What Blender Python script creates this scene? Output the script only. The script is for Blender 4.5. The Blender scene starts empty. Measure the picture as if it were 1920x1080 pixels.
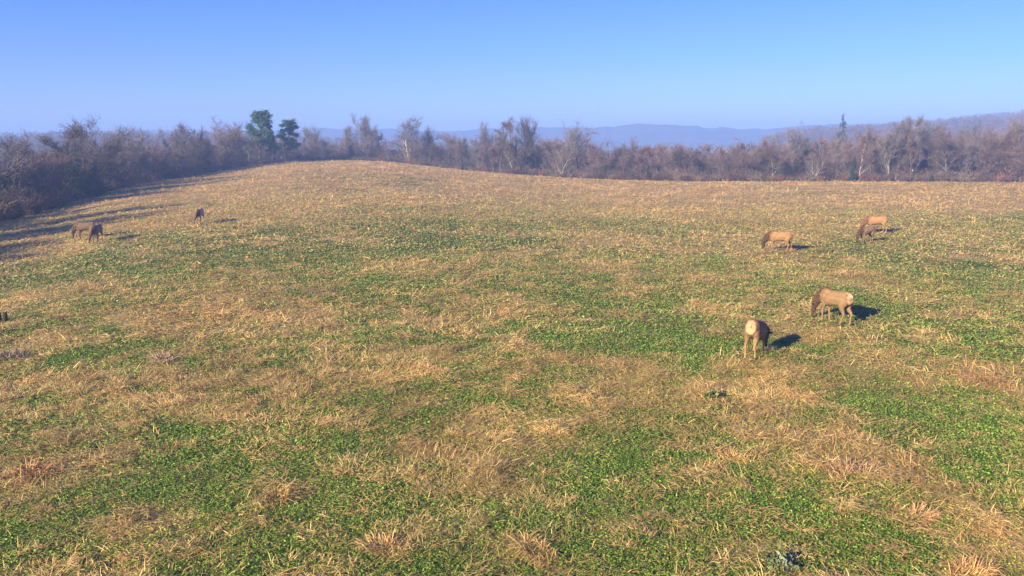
import bpy, math, random
import numpy as np
from mathutils import Vector, Matrix

# ------------------------------------------------------------------ camera, sky, sun, exposure
scene = bpy.context.scene
COL = scene.collection
F = 1500.0            # focal length in pixels of the 1920 px wide frame
HORIZON = 262.0
CAMZ = 7.0
PITCH = math.atan((540 - HORIZON) / F)

cam_data = bpy.data.cameras.new('camera')
cam_data.lens = F / 1920 * 36.0
cam_data.sensor_width = 36.0
cam_data.clip_start = 0.5
cam_data.clip_end = 20000
cam = bpy.data.objects.new('camera', cam_data)
COL.objects.link(cam)
cam.location = (0, 0, CAMZ)
cam.rotation_euler = (math.radians(90) - PITCH, 0, 0)
scene.camera = cam

SUN_AZ = 43.0         # light travels this many degrees to the right of the view axis
SUN_EL = 19.0
world = bpy.data.worlds.new('World')
scene.world = world
world.use_nodes = True
wn = world.node_tree
wn.nodes.clear()
sky = wn.nodes.new('ShaderNodeTexSky')
sky.sky_type = 'NISHITA'
sky.sun_disc = False
sky.sun_elevation = math.radians(SUN_EL)
sky.sun_rotation = math.radians(180 + SUN_AZ)
sky.altitude = 300
sky.air_density = 1.0
sky.dust_density = 0.6
sky.ozone_density = 3.0
skymix = wn.nodes.new('ShaderNodeMix'); skymix.data_type = 'RGBA'; skymix.blend_type = 'MULTIPLY'
skymix.inputs[0].default_value = 1.0
skymix.inputs[7].default_value = (0.53, 0.82, 1.55, 1)
bg = wn.nodes.new('ShaderNodeBackground')
bg.inputs[1].default_value = 0.050
wo = wn.nodes.new('ShaderNodeOutputWorld')
wtc = wn.nodes.new('ShaderNodeTexCoord')
wsep = wn.nodes.new('ShaderNodeSeparateXYZ'); wn.links.new(wtc.outputs['Generated'], wsep.inputs[0])
wramp = wn.nodes.new('ShaderNodeValToRGB')
wramp.color_ramp.elements[0].position = 0.0; wramp.color_ramp.elements[0].color = (0.78, 0.90, 1.62, 1)
wramp.color_ramp.elements[1].position = 0.30; wramp.color_ramp.elements[1].color = (0.23, 0.53, 1.65, 1)
_e1 = wramp.color_ramp.elements.new(0.09); _e1.color = (0.52, 0.72, 1.60, 1)
wn.links.new(wsep.outputs['Z'], wramp.inputs[0]); wn.links.new(wramp.outputs[0], skymix.inputs[7])
wn.links.new(sky.outputs[0], skymix.inputs[6])
wn.links.new(skymix.outputs[2], bg.inputs[0])
wn.links.new(bg.outputs[0], wo.inputs[0])

sd = bpy.data.lights.new('sun', 'SUN')
sd.energy = 5.0
sd.angle = math.radians(0.5)
sd.color = (1.0, 0.82, 0.53)
sun = bpy.data.objects.new('sun', sd)
COL.objects.link(sun)
_a, _e = math.radians(SUN_AZ), math.radians(SUN_EL)
SUN_DIR = Vector((math.sin(_a) * math.cos(_e), math.cos(_a) * math.cos(_e), -math.sin(_e)))
sun.rotation_euler = SUN_DIR.to_track_quat('-Z', 'Y').to_euler()
sun.location = (-60, -60, 60)

scene.view_settings.view_transform = 'Standard'
scene.view_settings.look = 'None'
scene.view_settings.exposure = 1.56
scene.view_settings.gamma = 1.0
scene.render.engine = 'CYCLES'
scene.cycles.volume_bounces = 1
scene.cycles.max_bounces = 6

# ------------------------------------------------------------------ helpers
rng = np.random.default_rng(11)

def smooth01(t):
    t = np.clip(t, 0, 1)
    return t * t * (3 - 2 * t)

def vnoise(x, y, seed=0):
    x = np.asarray(x, float); y = np.asarray(y, float)
    xi = np.floor(x).astype(np.int64); yi = np.floor(y).astype(np.int64)
    fx = x - xi; fy = y - yi
    fx = fx * fx * (3 - 2 * fx); fy = fy * fy * (3 - 2 * fy)
    def h(a, b):
        n = (a * 374761393 + b * 668265263 + seed * 1442695041) & 0x7fffffff
        n = ((n ^ (n >> 13)) * 1274126177) & 0x7fffffff
        n = (n ^ (n >> 16)) & 0xffffff
        return n / float(0xffffff)
    a = h(xi, yi); b = h(xi + 1, yi); c = h(xi, yi + 1); d = h(xi + 1, yi + 1)
    return (a * (1 - fx) + b * fx) * (1 - fy) + (c * (1 - fx) + d * fx) * fy

def fbm(x, y, seed=0, octaves=4, gain=0.5):
    s = 0; amp = 1; tot = 0
    for k in range(octaves):
        s = s + amp * vnoise(x * 2**k + 17.3 * k, y * 2**k - 9.1 * k, seed + k * 31)
        tot += amp; amp *= gain
    return s / tot

def tag(o, label=None, cat=None, group=None, kind=None):
    if label: o['label'] = label
    if cat: o['category'] = cat
    if group: o['group'] = group
    if kind: o['kind'] = kind
    return o

def mesh_np(name, verts, faces, mat=None, colors=None, smooth=False):
    """faces: list of (n,k) integer arrays of any k"""
    me = bpy.data.meshes.new(name)
    verts = np.asarray(verts, np.float32)
    if not isinstance(faces, (list, tuple)): faces = [faces]
    faces = [np.asarray(f, np.int32) for f in faces if len(f)]
    loops = np.concatenate([f.ravel() for f in faces])
    totals = np.concatenate([np.full(len(f), f.shape[1], np.int32) for f in faces])
    starts = np.concatenate([[0], np.cumsum(totals)[:-1]]).astype(np.int32)
    me.vertices.add(len(verts)); me.vertices.foreach_set('co', verts.ravel())
    me.loops.add(len(loops)); me.loops.foreach_set('vertex_index', loops)
    me.polygons.add(len(totals))
    me.polygons.foreach_set('loop_start', starts)
    me.polygons.foreach_set('loop_total', totals)
    if smooth: me.polygons.foreach_set('use_smooth', np.ones(len(totals), bool))
    if colors is not None:
        at = me.color_attributes.new('tint', 'FLOAT_COLOR', 'POINT')
        c = np.ones((len(verts), 4), np.float32); c[:, :3] = colors
        at.data.foreach_set('color', c.ravel())
    me.update(calc_edges=True)
    if mat: me.materials.append(mat)
    return me

def link(name, me, parent=None, loc=None, rotz=0, scale=1):
    o = bpy.data.objects.new(name, me)
    COL.objects.link(o)
    if parent: o.parent = parent
    if loc is not None: o.location = loc
    if rotz: o.rotation_euler = (0, 0, rotz)
    if scale != 1: o.scale = (scale, scale, scale) if np.isscalar(scale) else scale
    return o

def nodes_mat(name):
    m = bpy.data.materials.new(name); m.use_nodes = True
    nt = m.node_tree
    return m, nt, nt.nodes['Principled BSDF']

def tint_mat(name, rough=0.8, vary=0.25, vscale=6.0, obj_vary=0.0, spec=0.25):
    """colour from the mesh's own tint attribute with procedural mottling"""
    m, nt, p = nodes_mat(name)
    at = nt.nodes.new('ShaderNodeAttribute'); at.attribute_name = 'tint'
    tc = nt.nodes.new('ShaderNodeTexCoord')
    nz = nt.nodes.new('ShaderNodeTexNoise'); nz.inputs['Scale'].default_value = vscale; nz.inputs['Detail'].default_value = 3
    nt.links.new(tc.outputs['Object'], nz.inputs['Vector'])
    mr = nt.nodes.new('ShaderNodeMapRange')
    mr.inputs[1].default_value = 0.3; mr.inputs[2].default_value = 0.7
    mr.inputs[3].default_value = 1 - vary; mr.inputs[4].default_value = 1 + vary
    nt.links.new(nz.outputs[0], mr.inputs[0])
    v = mr.outputs[0]
    if obj_vary:
        oi = nt.nodes.new('ShaderNodeObjectInfo')
        m2 = nt.nodes.new('ShaderNodeMapRange'); m2.inputs[3].default_value = 1 - obj_vary; m2.inputs[4].default_value = 1 + obj_vary
        nt.links.new(oi.outputs['Random'], m2.inputs[0])
        mm = nt.nodes.new('ShaderNodeMath'); mm.operation = 'MULTIPLY'
        nt.links.new(v, mm.inputs[0]); nt.links.new(m2.outputs[0], mm.inputs[1]); v = mm.outputs[0]
    mx = nt.nodes.new('ShaderNodeVectorMath'); mx.operation = 'SCALE'
    nt.links.new(at.outputs['Color'], mx.inputs[0]); nt.links.new(v, mx.inputs['Scale'])
    nt.links.new(mx.outputs[0], p.inputs['Base Color'])
    p.inputs['Roughness'].default_value = rough
    p.inputs['Specular IOR Level'].default_value = spec
    return m

# ------------------------------------------------------------------ terrain
# field edge: (bearing given as picture column, depth in metres, ground height)
EDGE = [(-5200, 10, -1.2), (-2600, 21, -1.2), (-900, 40, -1.2), (-300, 60, -1.2), (0, 80, -1.25), (100, 95, -1.15), (200, 112, -0.4), (300, 135, 0.15),
        (400, 155, 0.7), (500, 178, 1.65), (560, 188, 2.1), (640, 195, 2.1), (740, 190, 1.7), (860, 178, 0.5),
        (960, 165, 0.0), (1060, 155, -0.3), (1160, 145, -0.25), (1300, 138, -0.1), (1600, 135, 0.05),
        (1920, 135, -0.1), (2300, 130, 0), (4500, 110, 0)]
ET = np.array([math.atan((p - 960) / F) for p, d, h in EDGE])
ED = np.array([d / math.cos(math.atan((p - 960) / F)) for p, d, h in EDGE])   # range
EH = np.array([h for p, d, h in EDGE])

def edge_range(th):
    return np.interp(th, ET, ED)

def ground(x, y):
    x = np.asarray(x, float); y = np.asarray(y, float)
    r = np.hypot(x, y); th = np.arctan2(x, y)
    D = np.interp(th, ET, ED); H = np.interp(th, ET, EH)
    q = r / D
    h = H * smooth01((q - 0.12) / 0.88)
    h = h + 0.22 * (fbm(x / 16, y / 16, 3, 3) - 0.5) * smooth01(r / 12)
    # beyond the edge the land drops into a valley, then climbs to the right-hand hill
    over = np.maximum(r - D - 3, 0)
    drop = 15 * (1 - np.exp(-over / 80.0))
    h = h - drop * smooth01((th + 0.9) / 0.2)
    hill = smooth01((th - 0.24) / 0.40) * smooth01((over - 70) / 330) * 31
    h = h + hill
    lhill = smooth01((-th - 0.16) / 0.25) * smooth01((over - 150) / 420) * 25
    h = h + lhill
    h = h + over * 0.004 * (fbm(x / 120, y / 120, 8, 3) - 0.5) * 2
    return h

def gz(x, y): return float(ground(x, y))

def ray(px, py):
    u = (px - 960) / F; v = -(py - 540) / F
    c, s = math.cos(PITCH), math.sin(PITCH)
    return np.array([u, c + v * s, -s + v * c])

def pix(px, py):
    """ground point seen at a picture position"""
    d = ray(px, py)
    t = 5.0
    while t < 600:
        p = np.array([0, 0, CAMZ]) + d * t
        if p[2] <= gz(p[0], p[1]): break
        t += 0.5
    lo, hi = t - 0.5, t
    for _ in range(14):
        m = (lo + hi) / 2; p = np.array([0, 0, CAMZ]) + d * m
        if p[2] <= gz(p[0], p[1]): hi = m
        else: lo = m
    p = np.array([0, 0, CAMZ]) + d * hi
    return p

# patches of clover and straw, laid out on the land
PATCH = [(430, 850, 90, 50, .9), (640, 930, 230, 90, .5), (560, 1010, 150, 60, .4), (230, 640, 70, 28, .7), (110, 682, 75, 16, .8),
         (640, 500, 90, 30, .5), (480, 480, 230, 40, .45), (200, 510, 200, 22, .4), (1100, 560, 70, 30, .6),
         (1110, 640, 90, 22, .8), (1290, 650, 110, 50, .6), (1400, 940, 70, 60, .7), (1150, 910, 130, 40, .7),
         (1250, 770, 100, 40, .7), (1760, 800, 150, 60, .6), (1690, 590, 130, 50, .45), (1770, 470, 190, 30, .5),
         (1850, 640, 70, 60, .5), (1000, 980, 90, 30, .5), (350, 450, 120, 16, .3), (1180, 410, 60, 10, .3),
         (1590, 400, 90, 8, .4), (640, 1060, 200, 30, .4), (1560, 1000, 110, 50, .3), (300, 790, 60, 40, .3), (1530, 560, 120, 40, .4),
         (700, 450, 200, 20, .3), (1000, 440, 120, 20, .25), (1450, 500, 160, 20, .3),
         (330, 740, 160, 60, -.7), (60, 880, 100, 60, -1), (330, 590, 150, 40, -.7), (490, 930, 80, 28, -.8),
         (860, 830, 95, 45, -.7), (725, 1015, 45, 34, -.9), (1000, 1030, 70, 45, -.8), (990, 650, 70, 28, -.7),
         (1150, 680, 95, 18, -.8), (1130, 740, 70, 28, -.6), (1440, 745, 110, 32, -.7), (1590, 845, 100, 50, -.8),
         (1630, 685, 110, 30, -.7), (1850, 710, 110, 38, -1), (1700, 880, 80, 40, -.4), (1890, 1010, 110, 80, -.6),
         (700, 720, 110, 40, -.5), (60, 712, 90, 18, -.9), (250, 980, 120, 40, -.7), (1330, 700, 40, 20, -.3),
         (1250, 1000, 150, 50, -.35), (900, 560, 140, 40, -.3), (560, 600, 100, 30, -.5), (1240, 450, 60, 20, -.5), (110, 800, 110, 30, -.3), (1330, 900, 60, 60, -.3)]
_pp = []
for px_, py_, rx_, ry_, v_ in PATCH:
    g_ = pix(px_, py_)
    Z_ = g_[1]
    _pp.append((g_[0], g_[1], rx_ * Z_ / F, ry_ * Z_ * Z_ / (7.3 * F), v_, math.atan2(g_[0], g_[1])))

def greenness(x, y):
    r = np.hypot(x, y)
    n = fbm(x / 5.5, y / 5.5, 21, 4, 0.6)
    g = 0.69 - .17 * smooth01((r - 18) / 18) + (n - 0.5) * 1.15 + (fbm(x / .8, y / .8, 33, 3) - .5) * 1.1
    w = smooth01((r - 48) / 40)
    n2 = fbm(x / 22, y / 22, 61, 4, 0.6)
    g = g * (1 - w) + w * (0.40 + (n2 - 0.5) * 1.4 + (fbm(x / 3, y / 2, 35, 3) - .5) * .5)
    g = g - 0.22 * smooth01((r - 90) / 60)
    for cx, cy, a, b, v, th in _pp:
        dx = x - cx; dy = y - cy
        u = dx * math.cos(th) - dy * math.sin(th); w_ = dx * math.sin(th) + dy * math.cos(th)
        k = (u / a)**2 + (w_ / b)**2
        g = g + (0.55 - 0.2 * smooth01((cy - 28) / 25)) * v * np.exp(-np.minimum(k, 30) * 0.8)
    return np.clip(g, 0, 1)

def build_terrain():
    th = np.concatenate([np.linspace(-math.pi, -0.85, 50)[:-1], np.linspace(-0.85, 0.85, 560), np.linspace(0.85, math.pi, 50)[1:-1]])
    r = np.concatenate([np.linspace(0.5, 9, 10), np.geomspace(9.3, 300, 620), np.geomspace(306, 3400, 70)])
    T, R = np.meshgrid(th, r)
    X = R * np.sin(T); Y = R * np.cos(T); Z = ground(X, Y)
    n, m = R.shape
    idx = np.arange(n * m).reshape(n, m)
    nxt = np.roll(idx, -1, axis=1)
    q = np.stack([idx[:-1], nxt[:-1], nxt[1:], idx[1:]], -1).reshape(-1, 4)
    verts = np.stack([X.ravel(), Y.ravel(), Z.ravel()], -1)
    verts = np.vstack([verts, [[0, 0, gz(0, 0)]]])
    c = len(verts) - 1
    tri = np.stack([idx[0], np.full(m, c), nxt[0]], -1)[:, ::-1]
    q = q[:, ::-1]
    g = greenness(verts[:, 0], verts[:, 1])
    rr = np.hypot(verts[:, 0], verts[:, 1]); D = edge_range(np.arctan2(verts[:, 0], verts[:, 1]))
    wood = smooth01((rr - D - 1) / 3)
    col = np.stack([g, wood, g * 0], -1)
    m_, nt, p = nodes_mat('field_soil_and_turf')
    L = nt.links
    at = nt.nodes.new('ShaderNodeAttribute'); at.attribute_name = 'tint'
    sp = nt.nodes.new('ShaderNodeSeparateColor'); L.new(at.outputs['Color'], sp.inputs[0])
    tc = nt.nodes.new('ShaderNodeTexCoord')
    def noise(s, d=5, rough=0.6):
        z = nt.nodes.new('ShaderNodeTexNoise'); z.inputs['Scale'].default_value = s; z.inputs['Detail'].default_value = d; z.inputs['Roughness'].default_value = rough
        L.new(tc.outputs['Object'], z.inputs['Vector']); return z
    def mix(fac, a, b):
        x = nt.nodes.new('ShaderNodeMix'); x.data_type = 'RGBA'
        for s, v in ((x.inputs[0], fac), (x.inputs[6], a), (x.inputs[7], b)):
            if hasattr(v, 'links'): L.new(v, s)
            elif isinstance(v, (int, float)): s.default_value = v
            else: s.default_value = (*v, 1)
        return x.outputs[2]
    def rampf(v, lo, hi):
        x = nt.nodes.new('ShaderNodeMapRange'); x.interpolation_type = 'SMOOTHSTEP'
        L.new(v, x.inputs[0]); x.inputs[1].default_value = lo; x.inputs[2].default_value = hi; return x.outputs[0]
    n1 = noise(2.4, 8, 0.7); n2 = noise(0.35, 6, 0.65); n3 = noise(9, 4, 0.7)
    straw = mix(rampf(n1.outputs[0], 0.35, 0.65), (0.17, 0.11, 0.04), (0.44, 0.31, 0.135))
    straw = mix(rampf(n2.outputs[0], 0.4, 0.65), straw, (0.38, 0.275, 0.125))
    green = mix(rampf(n3.outputs[0], 0.3, 0.7), (0.030, 0.052, 0.006), (0.115, 0.155, 0.022))
    add = nt.nodes.new('ShaderNodeMath'); add.operation = 'ADD'
    L.new(sp.outputs[0], add.inputs[0])
    sc = nt.nodes.new('ShaderNodeMath'); sc.operation = 'MULTIPLY_ADD'; sc.inputs[1].default_value = 0.9; sc.inputs[2].default_value = -0.45
    L.new(n1.outputs[0], sc.inputs[0]); L.new(sc.outputs[0], add.inputs[1])
    colr = mix(rampf(add.outputs[0], 0.3, 0.75), straw, green)
    litter = mix(rampf(n1.outputs[0], 0.4, 0.6), (0.07, 0.045, 0.032), (0.16, 0.10, 0.065))
    colr = mix(sp.outputs[1], colr, litter)
    L.new(colr, p.inputs['Base Color'])
    p.inputs['Roughness'].default_value = 0.95; p.inputs['Specular IOR Level'].default_value = 0.1
    bp = nt.nodes.new('ShaderNodeBump'); bp.inputs['Strength'].default_value = 0.7; bp.inputs['Distance'].default_value = 0.12
    L.new(n1.outputs[0], bp.inputs['Height']); L.new(bp.outputs[0], p.inputs['Normal'])
    me = mesh_np('ground', verts, [q, tri], m_, col, smooth=True)
    tag(link('ground', me), kind='structure')

build_terrain()

# ------------------------------------------------------------------ grass and clover
def wedge_points(n, r0, r1, half=0.66):
    r = np.sqrt(rng.random(n) * (r1 * r1 - r0 * r0) + r0 * r0)
    th = (rng.random(n) * 2 - 1) * half
    return r * np.sin(th), r * np.cos(th), r, th

def pal(cols, k, jitter=0.18):
    c = np.asarray(cols, float)[k]
    return c * (1 + (rng.random((len(k), 1)) - 0.5) * 2 * jitter)

def blades(base, d, length, width, droop, cols):
    """bent tapering blades: base (n,3), d (n,3) unit direction, drooping towards the tip"""
    n = len(base)
    side = np.cross(d, np.array([0, 0, 1.0])) + rng.normal(0, .25, (n, 3))
    side /= np.linalg.norm(side, axis=1, keepdims=True) + 1e-9
    L = length[:, None]; W = width[:, None]
    mid = base + d * L * 0.55
    tip = base + d * L
    tip[:, 2] -= droop * length
    mid[:, 2] -= droop * length * 0.18
    v = np.stack([base - side * W, base + side * W, mid + side * W * .8, mid - side * W * .8, tip], 1).reshape(-1, 3)
    i = np.arange(n)[:, None] * 5
    return v, i + np.array([0, 1, 2, 3]), i + np.array([3, 2, 4]), np.repeat(cols, 5, axis=0)

STRAW = [(.52, .345, .125), (.56, .395, .155), (.50, .29, .10), (.38, .21, .075), (.52, .41, .16), (.26, .17, .06)]
GREEN = [(.095, .195, .012), (.13, .25, .018), (.18, .27, .03), (.18, .245, .04), (.055, .115, .010), (.16, .22, .03)]

def make_dry_grass():
    V, Q, T, C = [], [], [], []
    off = 0
    # (r0, r1, tufts, blades per tuft, length, half width)
    zones = [(9, 26, 7500, 40, .25, .0046), (26, 46, 10500, 22, .30, .0070), (46, 85, 15500, 12, .38, .0125), (85, 205, 62000, 9, .46, .016)]
    for r0, r1, nt_, nb, ln, w in zones:
        x, y, r, th = wedge_points(nt_, r0, r1)
        g = greenness(x, y)
        keep = (rng.random(nt_) < (1.08 - g * 0.66)) & (r < edge_range(th) + 1)
        x, y, g, r = x[keep], y[keep], g[keep], r[keep]
        n = len(x)
        size = (0.45 + 1.1 * rng.random(n)**2) * (1.15 - 0.5 * g)
        lean = (fbm(x / 7, y / 7, 71, 2) * 4 * math.pi) + rng.normal(0, .6, n)
        amt = 0.2 + rng.random(n) * 0.9
        spread = 0.14 + 0.42 * rng.random(n)
        bro = vnoise(x / 2.6, y / 2.6, 5)
        i = np.repeat(np.arange(n), nb); m = len(i)
        a = rng.random(m) * 2 * math.pi
        rad = np.sqrt(rng.random(m)) * spread[i] * (1 if ln < .38 else 1.7)
        bx = x[i] + np.cos(a) * rad; by = y[i] + np.sin(a) * rad
        hump = np.clip(fbm(bx / .55, by / .55, 15, 2) - .38, 0, 1) * .42
        bz = ground(bx, by) + (hump + .03) * (.3 + .7 * rng.random(m)) * (.5 + .5 * size[i])
        a2 = a + rng.normal(0, 1.1, m)
        dx = np.cos(a2) * .7 + np.cos(lean)[i] * amt[i]; dy = np.sin(a2) * .7 + np.sin(lean)[i] * amt[i]
        hz = np.hypot(dx, dy) + 1e-6
        el = np.abs(rng.normal(0.05, .30, m)) * (0.5 + 0.8 * size[i] * .6) + rng.random(m)**9 * .7
        d = np.stack([dx / hz * np.cos(el), dy / hz * np.cos(el), np.sin(el)], 1)
        length = ln * size[i] * (0.5 + rng.random(m) * .8)
        k = rng.choice(6, m, p=[.27, .2, .2, .12, .13, .08])
        tuft_k = rng.choice([0, 2, 3, 4, 1], n)
        swap = rng.random(m) < .55
        k = np.where(swap, tuft_k[i], k)
        c = pal(STRAW, k) * (0.75 + 0.5 * bro[i])[:, None] * (1 + (vnoise(x / .9, y / .9, 44)[i][:, None] - .5) * .5)
        c[:, 0] *= 1.0 + 0.10 * (bro[i] - .5)
        v, q, t, cc = blades(np.stack([bx, by, bz], 1), d, length, w * (0.6 + rng.random(m) * .8), 0.12 + rng.random(m) * .25, c)
        V.append(v); Q.append(q + off); T.append(t + off); C.append(cc); off += len(v)
    me = mesh_np('dry_grass', np.vstack(V), [np.vstack(Q), np.vstack(T)], tint_mat('dry_straw', .75, .12, 3), np.vstack(C))
    tag(link('dry_grass', me), 'matted tan and rusty dry grass lying in tufts across the whole field', 'dry grass', kind='stuff')

def make_clover():
    V, Q, T, C = [], [], [], []
    off = 0
    zones = [(9, 18, 150000, .019, 1), (18, 30, 190000, .026, 1), (30, 50, 180000, .040, 1), (50, 90, 170000, .062, .8), (90, 200, 190000, .07, .6)]
    for r0, r1, n, s, hh in zones:
        x, y, r, th = wedge_points(n, r0, r1)
        g = greenness(x, y)
        keep = (rng.random(n) < (0.26 + g * 0.80)) & (r < edge_range(th))
        x, y, g = x[keep], y[keep], g[keep]; n = len(x)
        bump = vnoise(x / .35, y / .35, 12)
        z = ground(x, y) + (.015 + .10 * bump * rng.random(n)) * (1 + s * 3)
        a = rng.random(n) * 2 * math.pi; tilt = rng.normal(0, .55, n)
        u = np.stack([np.cos(a), np.sin(a), np.zeros(n)], 1)
        w = np.stack([-np.sin(a) * np.cos(tilt), np.cos(a) * np.cos(tilt), np.sin(tilt)], 1)
        S = (s * (0.55 + rng.random(n) * .8))[:, None]
        p = np.stack([x, y, z], 1)
        v = np.stack([p - u * S, p - w * S * .75, p + u * S, p + w * S * .75], 1).reshape(-1, 3)
        lush = vnoise(x / 3, y / 3, 91)
        k = rng.choice(6, n, p=[.26, .24, .16, .10, .14, .10])
        c = pal(GREEN, k, .22)
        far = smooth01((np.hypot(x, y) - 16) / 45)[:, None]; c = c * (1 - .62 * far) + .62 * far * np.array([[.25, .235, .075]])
        c = c * (0.8 + .45 * lush)[:, None]
        dry = np.clip(0.72 - g, 0, 1)[:, None] * np.array([[1.0, .62, .55]])
        c = c + dry * np.array([[.24, .17, .06]])
        i = np.arange(n)[:, None] * 4
        V.append(v); Q.append(i + np.array([0, 1, 2, 3]) + off); C.append(np.repeat(c, 4, axis=0)); off += len(v)
    # upright and slanting green blades among the leaves
    for r0, r1, n, ln, w in [(9, 26, 110000, .11, .0038), (26, 50, 100000, .14, .007), (50, 100, 80000, .17, .014)]:
        x, y, r, th = wedge_points(n, r0, r1)
        g = greenness(x, y)
        keep = (rng.random(n) < (0.25 + g * .8)) & (r < edge_range(th)); x, y, g = x[keep], y[keep], g[keep]; m = len(x)
        a = rng.random(m) * 2 * math.pi; el = rng.uniform(.1, 1.2, m)
        d = np.stack([np.cos(a) * np.cos(el), np.sin(a) * np.cos(el), np.sin(el)], 1)
        k = rng.choice(6, m, p=[.15, .2, .25, .25, .05, .10])
        c = pal(GREEN, k, .25) + np.clip(.7 - g, 0, 1)[:, None] * np.array([[.16, .11, .04]])
        v, q, t, cc = blades(np.stack([x, y, ground(x, y) + .02], 1), d, ln * (.5 + rng.random(m)), w * (.6 + rng.random(m) * .8), .3 + 0 * a, c)
        V.append(v); Q.append(q + off); T.append(t + off); C.append(cc); off += len(v)
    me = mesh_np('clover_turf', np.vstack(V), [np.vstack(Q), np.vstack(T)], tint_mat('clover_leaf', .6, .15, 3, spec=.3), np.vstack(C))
    tag(link('clover_turf', me), 'low green clover and short grass growing between the straw', 'clover', kind='stuff')

make_dry_grass()
make_clover()

# single standing tussocks and weeds that can be told apart
def tussock(name, px, py, size, label, cat, group=None, cols=STRAW, n=420, up=.55, lean=0.0, w=.006, leaves=0, leafcol=None):
    g = pix(px, py)
    m = n
    a = rng.random(m) * 2 * math.pi; lean = rng.random() * 6.28 if not lean else lean
    rad = np.sqrt(rng.random(m)) * size * .6 * (1 + .4 * np.sin(a * 2 + lean))
    bx = np.cos(a) * rad; by = np.sin(a) * rad * .8
    a = a + rng.normal(0, .9, m)
    bz = ground(g[0] + bx, g[1] + by) - g[2] + rng.random(m) * .05
    el = np.clip(rng.normal(up, .35, m), .02, 1.5)
    dx = np.cos(a) * .8 + math.cos(lean) * 1.3 * rng.random(m); dy = np.sin(a) * .8 + math.sin(lean) * 1.3 * rng.random(m)
    h = np.hypot(dx, dy)
    d = np.stack([dx / h * np.cos(el), dy / h * np.cos(el), np.sin(el)], 1)
    c = pal(cols, rng.choice(len(cols), m), .15)
    V, Q, T, C = blades(np.stack([bx, by, bz], 1), d, size * (.25 + .5 * rng.random(m)), w * (.6 + .8 * rng.random(m)), .25 + .3 * rng.random(m), c)
    faces = [Q, T]
    if leaves:
        k = leaves
        b = rng.normal(0, size * .28, (k, 3)); b[:, 2] = np.abs(b[:, 2]) * .9 + .03
        u = rng.normal(0, 1, (k, 3)); u /= np.linalg.norm(u, axis=1, keepdims=True)
        w2 = np.cross(u, rng.normal(0, 1, (k, 3))); w2 /= np.linalg.norm(w2, axis=1, keepdims=True)
        S = (.03 + .035 * rng.random(k))[:, None]
        v2 = np.stack([b - u * S, b - w2 * S * .5, b + u * S, b + w2 * S * .5], 1).reshape(-1, 3)
        i = np.arange(k)[:, None] * 4 + len(V)
        faces = [np.vstack([Q, i + np.array([0, 1, 2, 3])]), T]
        V = np.vstack([V, v2]); C = np.vstack([C, np.repeat(pal(leafcol, rng.choice(len(leafcol), k), .2), 4, axis=0)])
    me = mesh_np(name, V, faces, MAT_TUSS, C)
    tag(link(name, me, loc=g), label, cat, group)

MAT_TUSS = tint_mat('tussock_straw', .75, .12, 5)
TG = 'straw tussocks standing out of the clover'
tussock('grass_tussock', 722, 1030, .62, 'bright orange straw tussock in dark clover, bottom of the picture left of centre', 'grass tussock', TG, n=520)
tussock('grass_tussock', 1005, 1035, .60, 'golden straw tussock at the bottom just right of centre', 'grass tussock', TG, n=480)
tussock('grass_tussock', 520, 935, .60, 'pale straw tussock with a dark hollow on its right, lower left', 'grass tussock', TG)
tussock('grass_tussock', 1585, 885, .75, 'brown upright straw tussock with a dark hollow, lower right', 'grass tussock', TG, cols=[(.40, .24, .12), (.48, .32, .17), (.3, .18, .09)])
tussock('grass_tussock', 1725, 970, .50, 'small orange straw tussock right of the big brown one, lower right', 'grass tussock', TG, cols=[(.48, .28, .11), (.5, .34, .16)])
tussock('grass_tussock', 60, 890, .80, 'large rusty straw tussock near the left edge of the picture', 'grass tussock', TG, cols=[(.46, .26, .11), (.52, .34, .17), (.36, .2, .09)], n=620)
tussock('grass_tussock', 1850, 715, .95, 'wide swirled rusty straw tussock at the right side, level with the nearest animal', 'grass tussock', TG, cols=[(.46, .27, .12), (.5, .33, .17), (.36, .2, .09)], n=620, up=.3)
tussock('grass_tussock', 112, 596, .45, 'small round tan straw tussock right of the two dark stubs', 'grass tussock', TG, cols=[(.5, .33, .18), (.42, .27, .14)], w=.009)
tussock('grass_tussock', 305, 675, .60, 'pale tan straw tussock left of the middle of the field', 'grass tussock', TG, cols=[(.52, .38, .24), (.42, .3, .18)], w=.009)
tussock('grass_tussock', 1375, 860, .45, 'tan straw tussock beside bright clover, right of centre', 'grass tussock', TG)
tussock('grass_tussock', 1820, 1078, .55, 'orange straw tussock cut by the bottom edge of the picture at the right', 'grass tussock', TG, cols=[(.52, .32, .12), (.46, .26, .1)], n=560)
tussock('dead_weed', 22, 672, .75, 'grey brown dead weed clump standing at the left edge of the picture', 'weed', None, cols=[(.12, .09, .07), (.2, .15, .12), (.27, .22, .17)], up=.95, n=380, w=.008)
tussock('leafy_weed', 1335, 748, .34, 'low grey green leafy weed in clover below the nearest animal', 'weed', None, cols=[(.10, .13, .08), (.2, .2, .14)], up=.7, n=140, leaves=420, leafcol=[(.11, .14, .03), (.19, .18, .07), (.08, .10, .025)])
tussock('pale_weed', 1462, 1064, .36, 'dark leafy weed with a few paler leaves at the bottom, right of centre', 'weed', None, cols=[(.10, .13, .08), (.16, .18, .13)], up=.7, n=140, leaves=360, leafcol=[(.20, .23, .14), (.10, .15, .05), (.07, .10, .03)])
tussock('weed_stalk', 1778, 456, .5, 'thin pale dry weed stalk in the grass right of the two overlapping animals', 'weed', None, cols=[(.55, .42, .28)], up=1.1, n=30, w=.012)

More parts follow.
